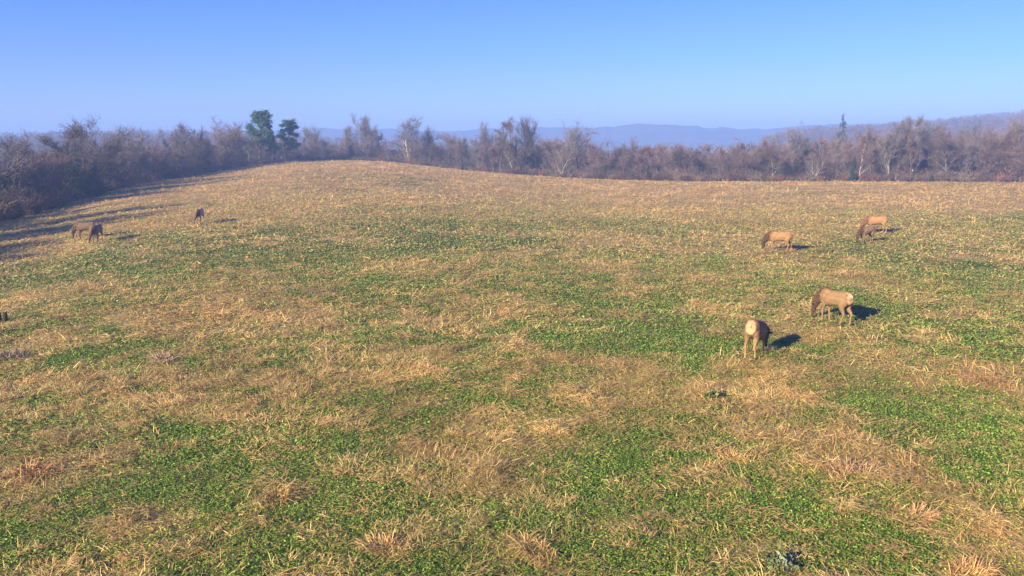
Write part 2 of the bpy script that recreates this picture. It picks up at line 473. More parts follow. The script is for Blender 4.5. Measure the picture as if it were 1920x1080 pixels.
# two dark stubs at the left edge
def stub(px, py, h, r, label):
    g = pix(px, py)
    vs, fs = [], []
    rings = 7; seg = 12
    for k in range(rings):
        t = k / (rings - 1)
        for s in range(seg):
            a = 2 * math.pi * s / seg
            rr = r * (1.15 - .25 * t) * (1 + .12 * math.sin(3 * a + t * 2) + .05 * math.sin(7 * a))
            top = h * (1 + (.10 * math.sin(a * 2) + .06 * math.sin(5 * a) if k == rings - 1 else 0))
            vs.append((rr * math.cos(a) + .05 * t * h, rr * math.sin(a), -.05 + top * t))
    for k in range(rings - 1):
        for s in range(seg):
            fs.append((k * seg + s, k * seg + (s + 1) % seg, (k + 1) * seg + (s + 1) % seg, (k + 1) * seg + s))
    c = len(vs); vs.append((.05 * h, 0, h * .92))
    tr = [((rings - 1) * seg + s, (rings - 1) * seg + (s + 1) % seg, c) for s in range(seg)]
    me = mesh_np('wooden_stub', vs, [np.array(fs), np.array(tr)], tint_mat('weathered_wood', .9, .4, 9), np.tile([(.055, .035, .025)], (len(vs), 1)))
    tag(link('wooden_stub', me, loc=g), label, 'stub', 'dark stubs at the left edge')
stub(-1, 604, .42, .08, 'dark wooden stub cut by the left edge of the picture')
stub(10, 605, .46, .085, 'dark wooden stub just right of the one at the picture edge')

# ------------------------------------------------------------------ trees
def rot_about(v, axis, ang):
    return Matrix.Rotation(ang, 3, axis) @ v

def grow(seed, style):
    """skeleton of a bare tree 10 m tall; returns tube segments (p0,p1,r0,r1,level) and twig list"""
    R = random.Random(seed)
    segs, twigs = [], []
    def branch(p, d, length, rad, level, maxl):
        n = {0: 7, 1: 5, 2: 4, 3: 3}.get(level, 2)
        step = length / n
        for i in range(n):
            wob = {0: .07, 1: .17, 2: .24}.get(level, .3) * style.get('wob', 1)
            d = (d + Vector((R.gauss(0, wob), R.gauss(0, wob), R.gauss(0, wob * .6) + style.get('up', .06) * (level > 0)))).normalized()
            q = p + d * step
            r1 = rad * (1 - (i + 1) / n * (.72 if level else .8))
            r0 = rad * (1 - i / n * (.72 if level else .8))
            segs.append((p.copy(), q.copy(), r0, r1, level))
            t = (i + 1) / n
            if level < maxl:
                start = style.get('clear', .3) if level == 0 else .15
                if t >= start:
                    k = style['kids'][level]
                    cnt = int(k) + (R.random() < k - int(k))
                    for _ in range(cnt):
                        ax = d.cross(Vector((R.gauss(0, 1), R.gauss(0, 1), R.gauss(0, 1)))).normalized()
                        ang = R.uniform(*style['ang'])
                        if level: ang *= .9
                        nd = rot_about(d, ax, ang)
                        if nd.z < -.1: nd.z *= -.3
                        f = style['len'][level] * R.uniform(.65, 1.15) * (1 - .55 * t if level == 0 and style.get('cone', True) else 1 - .3 * t)
                        branch(q - d * step * R.random() * .5, nd.normalized(), length * f, r1 * R.uniform(.45, .7), level + 1, maxl)
            else:
                for _ in range(style.get('tw', 5)):
                    nd = (d + Vector((R.gauss(0, .6), R.gauss(0, .6), R.gauss(.15, .5)))).normalized()
                    b = p.lerp(q, R.random())
                    twigs.append((b, nd, R.uniform(.25, .75) * style.get('twl', 1)))
            p = q
    stems = style.get('stems', 1)
    for s in range(stems):
        d = Vector((0, 0, 1)) if stems == 1 else Vector((R.gauss(0, .25), R.gauss(0, .25), 1)).normalized()
        H = 10 * (style.get('trunk', .82)) * (1 if s == 0 else R.uniform(.7, .95))
        branch(Vector((R.gauss(0, .1) if s else 0, R.gauss(0, .1) if s else 0, -.5)), d, H, style.get('rad', .17) / (1 + .25 * (stems - 1)), 0, 3)
    return segs, twigs

def tubes(segs, sides):
    V, Fq = [], []
    for (p, q, r0, r1, lv) in segs:
        n = sides if lv == 0 else (5 if lv == 1 else 3)
        d = (q - p).normalized()
        a = d.orthogonal().normalized(); b = d.cross(a)
        base = len(V)
        for (c, r) in ((p, r0), (q, r1)):
            for s in range(n):
                t = 2 * math.pi * s / n
                V.append(c + (a * math.cos(t) + b * math.sin(t)) * max(r, .012))
        for s in range(n):
            Fq.append((base + s, base + (s + 1) % n, base + n + (s + 1) % n, base + n + s))
    return np.array([tuple(v) for v in V]), np.array(Fq)

def twig_mesh(twigs, w, R, splits=2):
    """thin forked strips"""
    b = np.array([tuple(t[0]) for t in twigs]); d = np.array([tuple(t[1]) for t in twigs]); L = np.array([t[2] for t in twigs])
    V, T = [], []
    off = 0
    for k in range(splits):
        dd = d + R.normal(0, .35 * (k > 0) + .05, d.shape); dd /= np.linalg.norm(dd, axis=1, keepdims=True)
        bb = b + d * (L * .35 * k)[:, None]
        side = np.cross(dd, R.normal(0, 1, d.shape)); side /= np.linalg.norm(side, axis=1, keepdims=True)
        ln = (L * R.uniform(.7, 1.2, len(L)))[:, None]
        ww = w * R.uniform(.6, 1.4, (len(L), 1))
        mid = bb + dd * ln * .5 + R.normal(0, .04, d.shape)
        v = np.stack([bb - side * ww, bb + side * ww, mid + side * ww * .6, mid - side * ww * .6, bb + dd * ln], 1).reshape(-1, 3)
        i = np.arange(len(L))[:, None] * 5 + off
        V.append(v); T.append(np.vstack([i + [0, 1, 2], i + [0, 2, 3], i + [3, 2, 4]])); off += len(v)
    return np.vstack(V), np.vstack(T)

STY = {
    'oak':    dict(kids=[1.7, 1.3, 1.1], ang=(.5, 1.1), len=[.6, .55, .5], clear=.25, trunk=.62, rad=.19, tw=4, cone=False, wob=1.2, twl=1.3),
    'spread': dict(kids=[2.2, 1.5, 1.1], ang=(.5, 1.15), len=[.85, .55, .5], clear=.25, trunk=.52, rad=.19, tw=4, cone=False, wob=1.1, twl=1.4, up=.05),
    'poplar': dict(kids=[2.0, 1.3, 1.0], ang=(.35, .85), len=[.42, .5, .5], clear=.28, trunk=.85, rad=.14, tw=4, up=.08, twl=1.2),
    'fan':    dict(kids=[2.4, 1.5, 1.1], ang=(.25, .75), len=[.95, .55, .5], clear=.22, trunk=.42, rad=.17, tw=4, up=.07, cone=False, twl=1.5),
    'multi':  dict(kids=[1.5, 1.3, 1.0], ang=(.35, .85), len=[.55, .5, .5], clear=.2, trunk=.7, rad=.16, tw=4, stems=3, up=.06, twl=1.3),
    'scrub':  dict(kids=[1.8, 1.3, 1.0], ang=(.4, 1.0), len=[.6, .6, .5], clear=.1, trunk=.65, rad=.13, tw=4, stems=2, cone=False, wob=1.3, twl=1.4),
}
BARK = tint_mat('bark', .9, .3, 4, obj_vary=.15)
TWIG = tint_mat('bare_twigs', .85, .2, 1.5, obj_vary=.22)
LIB = {}
def lib(style, k, barkc=(.20, .155, .13), twigc=(.25, .19, .165), leaf=None):
    key = (style, k, barkc, twigc, leaf)
    if key in LIB: return LIB[key]
    st = dict(STY[style])
    segs, twigs = grow(hash_seed(style, k), st)
    top = max(max(s[1].z for s in segs), max((t[0] + t[1] * t[2]).z for t in twigs))
    sc = 10.0 / top
    v, q = tubes([s for s in segs if s[4] <= 1], 8)
    R = np.random.default_rng(hash_seed(style, k))
    trunk = mesh_np('trunk', v * sc, [q], BARK, np.tile([barkc], (len(v), 1)) * (0.85 + .3 * vnoise(v[:, 2] * 2, v[:, 0] * 5, 3))[:, None], smooth=True)
    v2, q2 = tubes([s for s in segs if s[4] > 1], 3)
    if len(twigs) > 2200:
        idx = R.choice(len(twigs), 2200, replace=False); twigs = [twigs[i] for i in idx]
    v3, t3 = twig_mesh(twigs, .0095, R, 2)
    limb = (.19, .16, .14) if barkc[0] > .3 else barkc
    c = np.vstack([np.tile([limb], (len(v2), 1)), np.tile([twigc], (len(v3), 1)) * R.uniform(.7, 1.3, (len(v3) // 5, 1)).repeat(5, 0)])
    V = np.vstack([v2, v3]); faces = [q2, t3 + len(v2)]
    if leaf:
        m = len(twigs) * 2
        b = np.array([tuple(t[0] + t[1] * t[2] * .7) for t in twigs]).repeat(2, 0) + R.normal(0, .14, (m, 3))
        u = R.normal(0, 1, (m, 3)); u /= np.linalg.norm(u, axis=1, keepdims=True)
        w = np.cross(u, R.normal(0, 1, (m, 3))); w /= np.linalg.norm(w, axis=1, keepdims=True)
        S = R.uniform(.03, .07, (m, 1))
        v4 = np.stack([b - u * S, b - w * S * .6, b + u * S, b + w * S * .6], 1).reshape(-1, 3)
        keep = (vnoise(b[:, 0] * .8, b[:, 2] * .8 + b[:, 1], 7) > .5)
        i = (np.arange(m)[:, None] * 4 + np.array([0, 1, 2, 3]))[keep] + len(V)
        V = np.vstack([V, v4]); faces = [np.vstack([q2, i]), t3 + len(v2)]
        c = np.vstack([c, np.tile([leaf], (len(v4), 1)) * R.uniform(.7, 1.3, (m, 1)).repeat(4, 0)])
    crown = mesh_np('crown', V * sc, faces, TWIG, c)
    LIB[key] = (trunk, crown)
    return LIB[key]

def hash_seed(s, k):
    return sum(ord(c) * (i + 3) for i, c in enumerate(s)) * 17 + k * 101

def beyond_edge(px, back):
    th = math.atan((px - 960) / F)
    r = float(edge_range(th)) + back
    x, y = r * math.sin(th), r * math.cos(th)
    return np.array([x, y, gz(x, y)])

def height_to(px, top, p):
    """metres from ground point p up to the sight line through the picture row 'top'"""
    d = ray(px, top)
    s = p[1] / d[1]
    return CAMZ + d[2] * s - p[2]

def put(name, meshes, p, h, rotz, label, cat, group=None, wide=1.0, names=('trunk', 'crown')):
    root = bpy.data.objects.new(name, None); COL.objects.link(root)
    root.empty_display_size = .3
    root.location = p; root.rotation_euler = (0, 0, rotz)
    s = h / 10.0
    root.scale = (s * wide, s * wide, s)
    tag(root, label, cat, group)
    for n, me in zip(names, meshes):
        o = bpy.data.objects.new(n, me); COL.objects.link(o); o.parent = root
    return root

TREES_G = 'bare trees along the far edge of the field'
RND = random.Random(5)
PALE = (.34, .29, .24)
GREY = (.105, .085, .078)
REDT = (.15, .105, .105)
GRYT = (.13, .112, .122)
BLK = (.10, .08, .08)
# picture column, crown top row, metres behind the edge, style, variant, bark, twig colour, leaf, width, label
NAMED = [
    (8, 232, 14, 'multi', 1, GREY, GRYT, None, 1.0, 'bare grey tree cut by the left edge of the picture'),
    (58, 240, 18, 'oak', 1, GREY, GRYT, None, .9, 'thin bare tree second from the left edge of the picture'),
    (106, 221, 12, 'poplar', 1, GREY, BLK, (.10, .085, .07), 1.5, 'dark tree with clinging leaves, left of the spreading leafy one'),
    (143, 228, 10, 'scrub', 1, GREY, GRYT, None, .8, 'slim bare tree leaning beside the spreading leafy tree at the left'),
    (190, 209, 9, 'spread', 1, BLK, BLK, (.085, .08, .06), .95, 'tall spreading tree with dark leaf clumps, tallest of the left tree line'),
    (232, 236, 16, 'fan', 2, GREY, GRYT, None, .9, 'small bare tree just right of the spreading leafy tree'),
    (265, 226, 16, 'fan', 1, GREY, GRYT, None, 1.2, 'fan shaped bare tree in the middle of the left tree line'),
    (300, 233, 20, 'multi', 2, GREY, GRYT, None, 1.0, 'many stemmed bare tree left of the pair before the round crown'),
    (328, 219, 12, 'scrub', 2, GREY, BLK, (.12, .09, .08), .8, 'dark topped tree with few leaves left of the round bare crown'),
    (352, 226, 18, 'poplar', 2, GREY, GRYT, None, 1.1, 'narrow bare tree between the dark topped tree and the round crown'),
    (385, 232, 8, 'oak', 2, BLK, BLK, (.09, .08, .07), .8, 'dark small tree at the foot of the round bare crown'),
    (423, 208, 9, 'fan', 3, GREY, REDT, None, 1.25, 'wide round bare crown left of the green pine'),
    (455, 226, 16, 'multi', 3, GREY, GRYT, None, .9, 'bare tree touching the left side of the tall pine'),
    (605, 226, 22, 'fan', 4, GREY, GRYT, None, .8, 'small bare tree right of the pines, over the rise of the field'),
    (648, 233, 15, 'multi', 4, GREY, REDT, None, 1.1, 'bushy bare tree between the pines and the tall upright tree on the rise'),
    (668, 229, 20, 'scrub', 3, GREY, REDT, None, .9, 'bare tree hugging the left side of the tall upright tree'),
    (692, 204, 12, 'fan', 5, GREY, GRYT, None, .8, 'tall upright bare tree with a narrow crown above the rise'),
    (718, 232, 18, 'oak', 3, GREY, REDT, None, .8, 'low bare tree right of the tall upright tree'),
    (770, 208, 10, 'spread', 2, PALE, GRYT, None, .85, 'wide crowned bare tree with a thin pale trunk, right of the rise'),
    (803, 228, 20, 'fan', 6, GREY, REDT, None, .9, 'bare tree on the right shoulder of the wide crowned tree'),
    (838, 242, 12, 'scrub', 4, GREY, REDT, None, 1.1, 'low dark bare tree between the wide crown and the narrow group'),
    (862, 244, 18, 'oak', 4, GREY, REDT, None, 1.0, 'low bare tree left of the group of narrow trees'),
    (910, 217, 14, 'fan', 1, GREY, GRYT, None, .65, 'round topped bare tree, first of the narrow group at mid picture'),
    (938, 222, 10, 'poplar', 3, GREY, REDT, (.12, .09, .08), 1.1, 'shorter leafy bare tree, second of the narrow group'),
    (966, 209, 9, 'multi', 2, PALE, BLK, None, .75, 'tall ragged tree with creeper on its trunk, third of the narrow group'),
    (998, 202, 14, 'fan', 4, BLK, BLK, None, .6, 'tallest narrow tree of the mid picture group'),
    (1050, 252, 4, 'scrub', 5, PALE, BLK, (.07, .065, .05), .9, 'dark evergreen laden tree with a pale forked trunk, right of the narrow group'),
    (1083, 214, 16, 'fan', 2, GREY, GRYT, None, .9, 'fan shaped bare tree standing alone right of the narrow group'),
    (1125, 250, 10, 'oak', 5, GREY, REDT, None, 1.0, 'low bare tree right of the lone fan shaped tree'),
    (1160, 250, 12, 'multi', 5, GREY, REDT, None, 1.0, 'low many stemmed tree under the highest far ridge'),
    (1400, 252, 12, 'scrub', 6, GREY, REDT, None, 1.1, 'low bushy tree left of the wide bare crown at the right'),
    (1480, 216, 12, 'spread', 3, GREY, GRYT, None, .75, 'wide bare crown rising above the right tree line, left of the skyline conifer'),
    (1445, 262, 3, 'oak', 6, PALE, BLK, None, .9, 'twisted low tree with pale limbs below the wide bare crown'),
    (1520, 272, 3, 'scrub', 1, PALE, BLK, (.08, .07, .06), 1.0, 'tangled dark tree with pale limbs left of the dark cedar'),
    (1625, 226, 20, 'multi', 6, GREY, GRYT, None, .9, 'bare tree between the dark skyline conifer and the pale trunks'),
    (1660, 206, 7, 'fan', 3, PALE, GRYT, None, .75, 'tall tree with the thickest pale trunk of the right tree line'),
    (1672, 218, 8, 'poplar', 2, PALE, GRYT, None, .9, 'slim tree with a pale trunk just right of the thickest pale trunk'),
    (1692, 211, 9, 'poplar', 3, PALE, GRYT, None, 1.0, 'tall slim tree, rightmost of the close pale trunks'),
    (1606, 250, 3, 'poplar', 4, PALE, REDT, None, 1.0, 'slender young tree with a pale stem beside the dark cedar'),
    (1725, 219, 22, 'oak', 1, GREY, GRYT, None, .9, 'bare tree right of the pale trunks with a bushy top'),
    (1800, 214, 30, 'spread', 4, GREY, GRYT, None, .7, 'bare tree rising faintly over the wooded slope at the right'),
    (1850, 222, 26, 'fan', 4, GREY, GRYT, None, .9, 'fan topped bare tree left of the forked pale tree at the right'),
    (1887, 206, 12, 'fan', 5, PALE, GRYT, None, .9, 'forked tree with pale limbs near the right edge of the picture'),
    (1915, 214, 20, 'multi', 1, GREY, GRYT, None, 1.0, 'bare tree cut by the right edge of the picture'),
]
for (px, top, back, st, k, bark, tw, leaf, wide, label) in NAMED:
    p = beyond_edge(px, back)
    put('bare_tree', lib(st, k, bark, tw, leaf), p, height_to(px, top, p), RND.uniform(0, 6.28), label, 'tree', TREES_G, wide)

# the crowded trees between and behind them
def skyline(px):
    xs = [-500, 0, 120, 240, 400, 560, 700, 860, 960, 1150, 1300, 1420, 1600, 1700, 1920, 2400]
    ys = [262, 256, 250, 247, 243, 254, 249, 252, 250, 256, 264, 258, 242, 234, 228, 222]
    return np.interp(px, xs, ys)
SEG = [(-1700, -330, 'bare tree of the left tree line out of the frame, shading the grass', 34, 3),
       (-330, 60, 'bare tree crowded at the far left corner of the field', 14, 30),
       (60, 200, 'bare tree crowded around the spreading leafy tree at the left', 16, 30),
       (200, 330, 'bare tree crowded right of the spreading leafy tree at the left', 15, 30),
       (330, 460, 'bare tree crowded around the wide round crown left of the pines', 15, 30),
       (460, 580, 'bare tree crowded around the green pines', 12, 30),
       (580, 730, 'bare tree crowded between the green pines and the tall upright tree', 17, 30),
       (730, 880, 'bare tree crowded around the wide crown with the thin pale trunk', 16, 30),
       (880, 1030, 'bare tree crowded in the group of narrow trees at mid picture', 16, 30),
       (1030, 1180, 'bare reddish tree crowded below the lone fan shaped tree', 14, 30),
       (1180, 1300, 'low bare reddish tree crowded under the highest far ridge', 12, 26),
       (1300, 1430, 'low bare reddish tree crowded at the dip of the right tree line', 12, 26),
       (1430, 1560, 'bare tree crowded around the wide bare crown at the right', 14, 30),
       (1560, 1650, 'bare tree crowded around the dark cedar of the right tree line', 11, 30),
       (1650, 1780, 'bare tree crowded behind the pale trunks', 14, 30),
       (1780, 1960, 'bare tree crowded at the right edge of the picture', 18, 30),
       (1960, 2320, 'bare tree of the right tree line beyond the picture edge', 12, 30)]
OUT = [-.985, -.98, -.94, -.90, -.894, -.845, -.838, -.83, -.775, -.77, -.73, -.722, -.66, -.653, -.635]
styles = list(STY)
for (a, b, label, n, depth_) in SEG:
    for i in range(n):
        px = a + (b - a) * (i + RND.random()) / n
        back = RND.uniform(4, depth_ + 2)
        if a == -1700:
            if i >= len(OUT): break
            th_ = OUT[i]; back = RND.uniform(1, 4)
            px = 960 + F * math.tan(th_)
        p = beyond_edge(px, back)
        top = skyline(px) + RND.uniform(-2, 22) + (RND.uniform(0, 26) if px < 420 else 0)
        h = max(height_to(px, top, p), 4.5)
        if a == -1700:
            h = RND.uniform(7, 12.5)
            put('bare_tree', lib(['oak', 'spread'][i % 2], 1 + i % 3, BLK, BLK, (.085, .08, .06)), p, h, RND.uniform(0, 6.28), 'leafy tree of the left tree line out of the frame, shading the grass', 'tree', 'leafy trees out of the frame', .8)
            continue
        st = RND.choice(styles)
        tw = RND.choice([REDT, REDT, GRYT, (.12, .088, .09)])
        put('bare_tree', lib(st, RND.randint(1, 3), GREY, tw), p, h, RND.uniform(0, 6.28), label, 'tree', label.replace('tree', 'trees', 1), RND.uniform(.8, 1.2))

# evergreens
NEEDLE = tint_mat('needles', .7, .25, 1.2)
def clump_faces(centres, radii, n, s, R, flat=.55):
    V = []
    cs = np.asarray(centres); rs = np.asarray(radii)
    i = R.choice(len(cs), n, p=rs**2 / np.sum(rs**2))
    d = R.normal(0, 1, (n, 3)); d /= np.linalg.norm(d, axis=1, keepdims=True)
    b = cs[i] + R.normal(0, .46, (n, 3)) * rs[i][:, None] * np.array([1, 1, flat])
    u = R.normal(0, 1, (n, 3)); u /= np.linalg.norm(u, axis=1, keepdims=True)
    w = np.cross(u, R.normal(0, 1, (n, 3))); w /= np.linalg.norm(w, axis=1, keepdims=True)
    S = s * R.uniform(.6, 1.4, (n, 1))
    v = np.stack([b - u * S, b - w * S * .4, b + u * S, b + w * S * .4], 1).reshape(-1, 3)
    return v, np.arange(n)[:, None] * 4 + np.array([0, 1, 2, 3]), i

def pine(seed, kind):
    R = np.random.default_rng(seed); Rr = random.Random(seed)
    segs = []; C, Rad = [], []
    p = Vector((0, 0, -.5)); d = Vector((0, 0, 1))
    for i in range(10):
        d = (d + Vector((Rr.gauss(0, .04), Rr.gauss(0, .04), 0))).normalized()
        q = p + d * 1.0
        segs.append((p.copy(), q.copy(), .20 * (1 - i / 11), .20 * (1 - (i + 1) / 11), 0))
        t = i / 9
        if kind == 'pine':
            if t > .28:
                for _ in range(Rr.choice([6, 7])):
                    a = Rr.uniform(0, 6.28); L = Rr.uniform(.9, 2.7) * (1.2 - .75 * t)
                    e = q + Vector((math.cos(a) * L, math.sin(a) * L, Rr.uniform(-.3, 1.0)))
                    m = q.lerp(e, .5) + Vector((0, 0, -.1))
                    segs += [(q - Vector((0, 0, Rr.random() * .8)), m, .05, .035, 1), (m, e, .035, .02, 1)]
                    C.append(tuple(e)); Rad.append(Rr.uniform(.4, .75)); C.append(tuple(m.lerp(e, .4) + Vector((Rr.gauss(0, .3), Rr.gauss(0, .3), .15)))); Rad.append(Rr.uniform(.3, .6))
        else:
            w = (1.25 if kind == 'cedar' else 1.5) * (1 - t)**.75 + .12
            for _ in range(5):
                a = Rr.uniform(0, 6.28)
                C.append((q.x + math.cos(a) * w * .6, q.y + math.sin(a) * w * .6, q.z + Rr.uniform(-.4, .4))); Rad.append(w * .55 + .12)
        p = q
    if kind == 'pine': C.append(tuple(p)); Rad.append(.8)
    v, q = tubes(segs, 8)
    bark = (.17, .11, .08)
    trunk = mesh_np('trunk', v, [q], BARK, np.tile([bark], (len(v), 1)), smooth=True)
    n = 14000 if kind == 'pine' else 7000
    v, q, i = clump_faces(C, Rad, n, .12, R, .85 if kind == 'pine' else .9)
    base = np.array((.040, .092, .042) if kind == 'pine' else (.022, .038, .026))
    cl = R.uniform(.7, 1.35, len(C))[i]
    c = (base[None] * cl[:, None] * R.uniform(.7, 1.4, (n, 1))).repeat(4, 0)
    crown = mesh_np('crown', v, [q], NEEDLE, c)
    return trunk, crown
P1, P2, P3 = pine(3, 'pine'), pine(8, 'pine'), pine(14, 'pine')
CED, CED2 = pine(21, 'cedar'), pine(23, 'fir')
for (px, top, back, meshes, wide, nm, label) in [
    (491, 210, 5, P1, 1.25, 'pine_tree', 'tall green pine with clumped crown on the left shoulder of the rise'),
    (541, 228, 4, P2, 1.35, 'pine_tree', 'shorter green pine, right of the tall one'),
    (516, 240, 3, P3, .8, 'pine_tree', 'low pine filling the gap between the two green pines'),
    (1568, 208, 130, CED2, .8, 'conifer_tree', 'dark conifer poking above the skyline at the right'),
    (1592, 289, 1.5, CED, .85, 'cedar_tree', 'dark narrow cedar at the field edge left of the pale trunks'),
    (132, 285, 4, CED2, 1.5, 'cedar_tree', 'dark blue green cedar bulging from the left tree line'),
    (180, 312, 1.0, CED2, 2.2, 'cedar_tree', 'low spreading dark cedar right of the bulging one at the left'),
    (22, 330, 1.5, CED, 1.9, 'cedar_tree', 'dark cedar at the far left corner of the field'),
    (60, 350, 1, CED2, 2.2, 'cedar_tree', 'low dark cedar at the left corner, lower than its neighbour'),
    (998, 246, 13, CED, .5, 'cedar_tree', 'dark narrow column of evergreen under the tallest narrow tree at mid picture'),
    (966, 262, 6, CED, .55, 'cedar_tree', 'narrow dark evergreen under the ragged creeper tree at mid picture'),
    (802, 283, 5, CED2, .8, 'cedar_tree', 'small dark cedar below the wide crowned bare tree'),
    (868, 292, 4, CED, .9, 'cedar_tree', 'small dark cedar left of the narrow group of trees'),
    (1215, 316, 1.5, CED2, 1.9, 'cedar_tree', 'low dark evergreen bush at the field edge right of centre'),
    (1740, 325, 1.5, CED2, 1.6, 'cedar_tree', 'tiny dark evergreen bush right of the pale trunks'),
    (1866, 268, 16, CED, .8, 'cedar_tree', 'dark cedar behind the brush near the right edge'),
    (395, 268, 6, CED, 1.0, 'cedar_tree', 'dark cedar in front of the wide round bare crown'),
]:
    p = beyond_edge(px, back)
    put(nm, meshes, p, height_to(px, top, p), RND.uniform(0, 6.28), label, nm.replace('_tree', ' tree'), 'evergreens among the bare trees', wide)

# brush along the edge: one tangled mass
def make_brush():
    V, T, C = [], [], []; off = 0
    th0, th1 = -.72, math.atan((2320 - 960) / F)
    n = 4600
    th = rng.uniform(th0, th1, n); back = rng.uniform(0.3, 30, n)**1.0
    r = edge_range(th) + back
    x = r * np.sin(th); y = r * np.cos(th); z = ground(x, y)
    big = fbm(th * 40, back * .1, 51, 2)
    H = (1.1 + 2.6 * big) * (.5 + .7 * rng.random(n)) * (0.45 + .55 * smooth01(back / 5)) * (1 + .35 * smooth01((-th - .2) / .2))
    base = np.array([(.13, .07, .055), (.17, .085, .06), (.09, .065, .06), (.15, .115, .085), (.07, .04, .035), (.045, .037, .037)])
    ck = np.minimum((vnoise(th * 55, back * .15, 9) * .7 + rng.random(n) * .3) * 6, 5.99).astype(int)
    nb = 95
    i = np.repeat(np.arange(n), nb); m = len(i)
    a = rng.random(m) * 6.283; rad = rng.random(m)**.6 * H[i] * .55
    t = rng.random(m)**.8
    bx = x[i] + np.cos(a) * rad * (.4 + .8 * t); by = y[i] + np.sin(a) * rad * (.4 + .8 * t)
    bz = z[i] + t * H[i] * .85 * (1 - .35 * (rad / (H[i] * .55 + 1e-3))**2)
    el = rng.uniform(.2, 1.4, m)
    d = np.stack([np.cos(a) * np.cos(el), np.sin(a) * np.cos(el), np.sin(el)], 1)
    L = rng.uniform(.3, .8, m) * (.5 + H[i] * .25)
    side = np.cross(d, rng.normal(0, 1, (m, 3))); side /= np.linalg.norm(side, axis=1, keepdims=True)
    w = rng.uniform(.012, .030, (m, 1))
    b = np.stack([bx, by, bz], 1)
    v = np.stack([b - side * w, b + side * w, b + d * L[:, None]], 1).reshape(-1, 3)
    c = (base[ck][i] * rng.uniform(.6, 1.4, (m, 1))).repeat(3, 0)
    me = mesh_np('brush', v, [np.arange(m * 3).reshape(-1, 3)], tint_mat('brush_stems', .9, .25, .8), c)
    tag(link('brush', me), 'tangled reddish brown bare brush filling the foot of the tree line', 'brush', kind='stuff')
make_brush()

NEAR = [(-900, 245), (0, 256), (150, 251), (300, 251), (420, 249), (520, 254), (620, 262), (900, 262), (1000, 263), (1200, 262), (1300, 267), (1390, 268), (1440, 256), (1520, 244),
                     (1640, 238), (1750, 230), (1850, 220), (1920, 214), (2200, 208), (2600, 212)]

# the wood behind and on the slopes: one mass of small bare trees
def make_woodland():
    Rg = np.random.default_rng(77)
    protos = []
    for k in range(6):
        m = 260
        z = Rg.random(m)**.7
        a = Rg.random(m) * 6.283; w = .34 * np.sqrt(np.clip(np.sin(np.clip(z * .93 + .07, 0, 1) * math.pi), 0, 1)) * Rg.random(m)**.5
        b = np.stack([np.cos(a) * w, np.sin(a) * w, z * .9 + .02], 1)
        el = Rg.uniform(.2, 1.4, m)
        d = np.stack([np.cos(a) * np.cos(el), np.sin(a) * np.cos(el), np.sin(el)], 1)
        L = Rg.uniform(.06, .16, (m, 1))
        side = np.cross(d, Rg.normal(0, 1, (m, 3))); side /= np.linalg.norm(side, axis=1, keepdims=True)
        ww = Rg.uniform(.004, .010, (m, 1))
        v = np.stack([b - side * ww, b + side * ww, b + d * L], 1).reshape(-1, 3)
        tr = np.array([(-.012, 0, 0), (.012, 0, 0), (0, 0, .8), (0, -.012, 0), (0, .012, 0), (0, 0, .8)])
        protos.append(np.vstack([v, tr]))
    n = 3000
    th = np.where(Rg.random(n) < .6, Rg.uniform(.1, .66, n), Rg.uniform(-.66, .2, n))
    back = 30 + Rg.random(n)**1.3 * 430
    r = edge_range(th) + back
    x = r * np.sin(th); y = r * np.cos(th); z = ground(x, y)
    # second batch on the nearer hills, thickest along their crest
    m2 = 1500
    th2 = Rg.uniform(-.66, .7, m2); th2 = np.where((th2 > -.2) & (th2 < .3), Rg.uniform(.3, .66, m2), th2)
    t2 = .5 - np.abs(Rg.normal(0, .10, m2))
    xs_, ys_ = zip(*NEAR)
    cz = CAMZ + (HORIZON - np.interp(960 + F * np.tan(th2), xs_, ys_)) / F * 620 - 8
    r2 = 620 / np.cos(th2) + (t2 - .5) * 320
    z2 = -26 + (cz + 26) * np.sin(np.clip(t2, 0, 1) * math.pi) ** 1.2 - 1
    th = np.concatenate([th, th2]); back = np.concatenate([back, np.full(m2, 430.)])
    x = np.concatenate([x, r2 * np.sin(th2)]); y = np.concatenate([y, r2 * np.cos(th2)]); z = np.concatenate([z, z2]); n = n + m2
    H = Rg.uniform(8, 13, n) * (1 - .25 * smooth01((x*0 + .05 - np.abs(th - .12)) / .05))
    pxs = 960 + F * np.tan(th); dep = np.hypot(x, y) * np.cos(th)
    cap = CAMZ - (skyline(pxs) + Rg.uniform(2, 26, n) - HORIZON) / F * dep - z
    H = np.where(np.arange(n) < n - m2, np.minimum(H, np.maximum(cap, 1.5)), H)
    cols = np.array([(.15, .105, .10), (.13, .105, .105), (.165, .11, .095), (.10, .08, .08)])
    V, C = [], []
    for i in range(n):
        P = protos[i % 6]; a = Rg.random() * 6.283
        ca, sa = math.cos(a), math.sin(a)
        s = H[i] * (1 + 0 * a)
        f = 1 + .8 * min(back[i] / 400, 1)
        vx = (P[:, 0] * ca - P[:, 1] * sa) * s * f ** .3; vy = (P[:, 0] * sa + P[:, 1] * ca) * s * f ** .3
        V.append(np.stack([vx + x[i], vy + y[i], P[:, 2] * s + z[i]], 1))
        C.append(np.tile(cols[Rg.integers(4)] * Rg.uniform(.75, 1.25), (len(P), 1)))
    V = np.vstack(V); C = np.vstack(C)
    me = mesh_np('woodland', V, [np.arange(len(V)).reshape(-1, 3)], tint_mat('woodland_twigs', .9, .2, .1), C)
    tag(link('woodland', me), 'hazy bare wood covering the slopes beyond the tree line', 'woods', kind='stuff')
make_woodland()

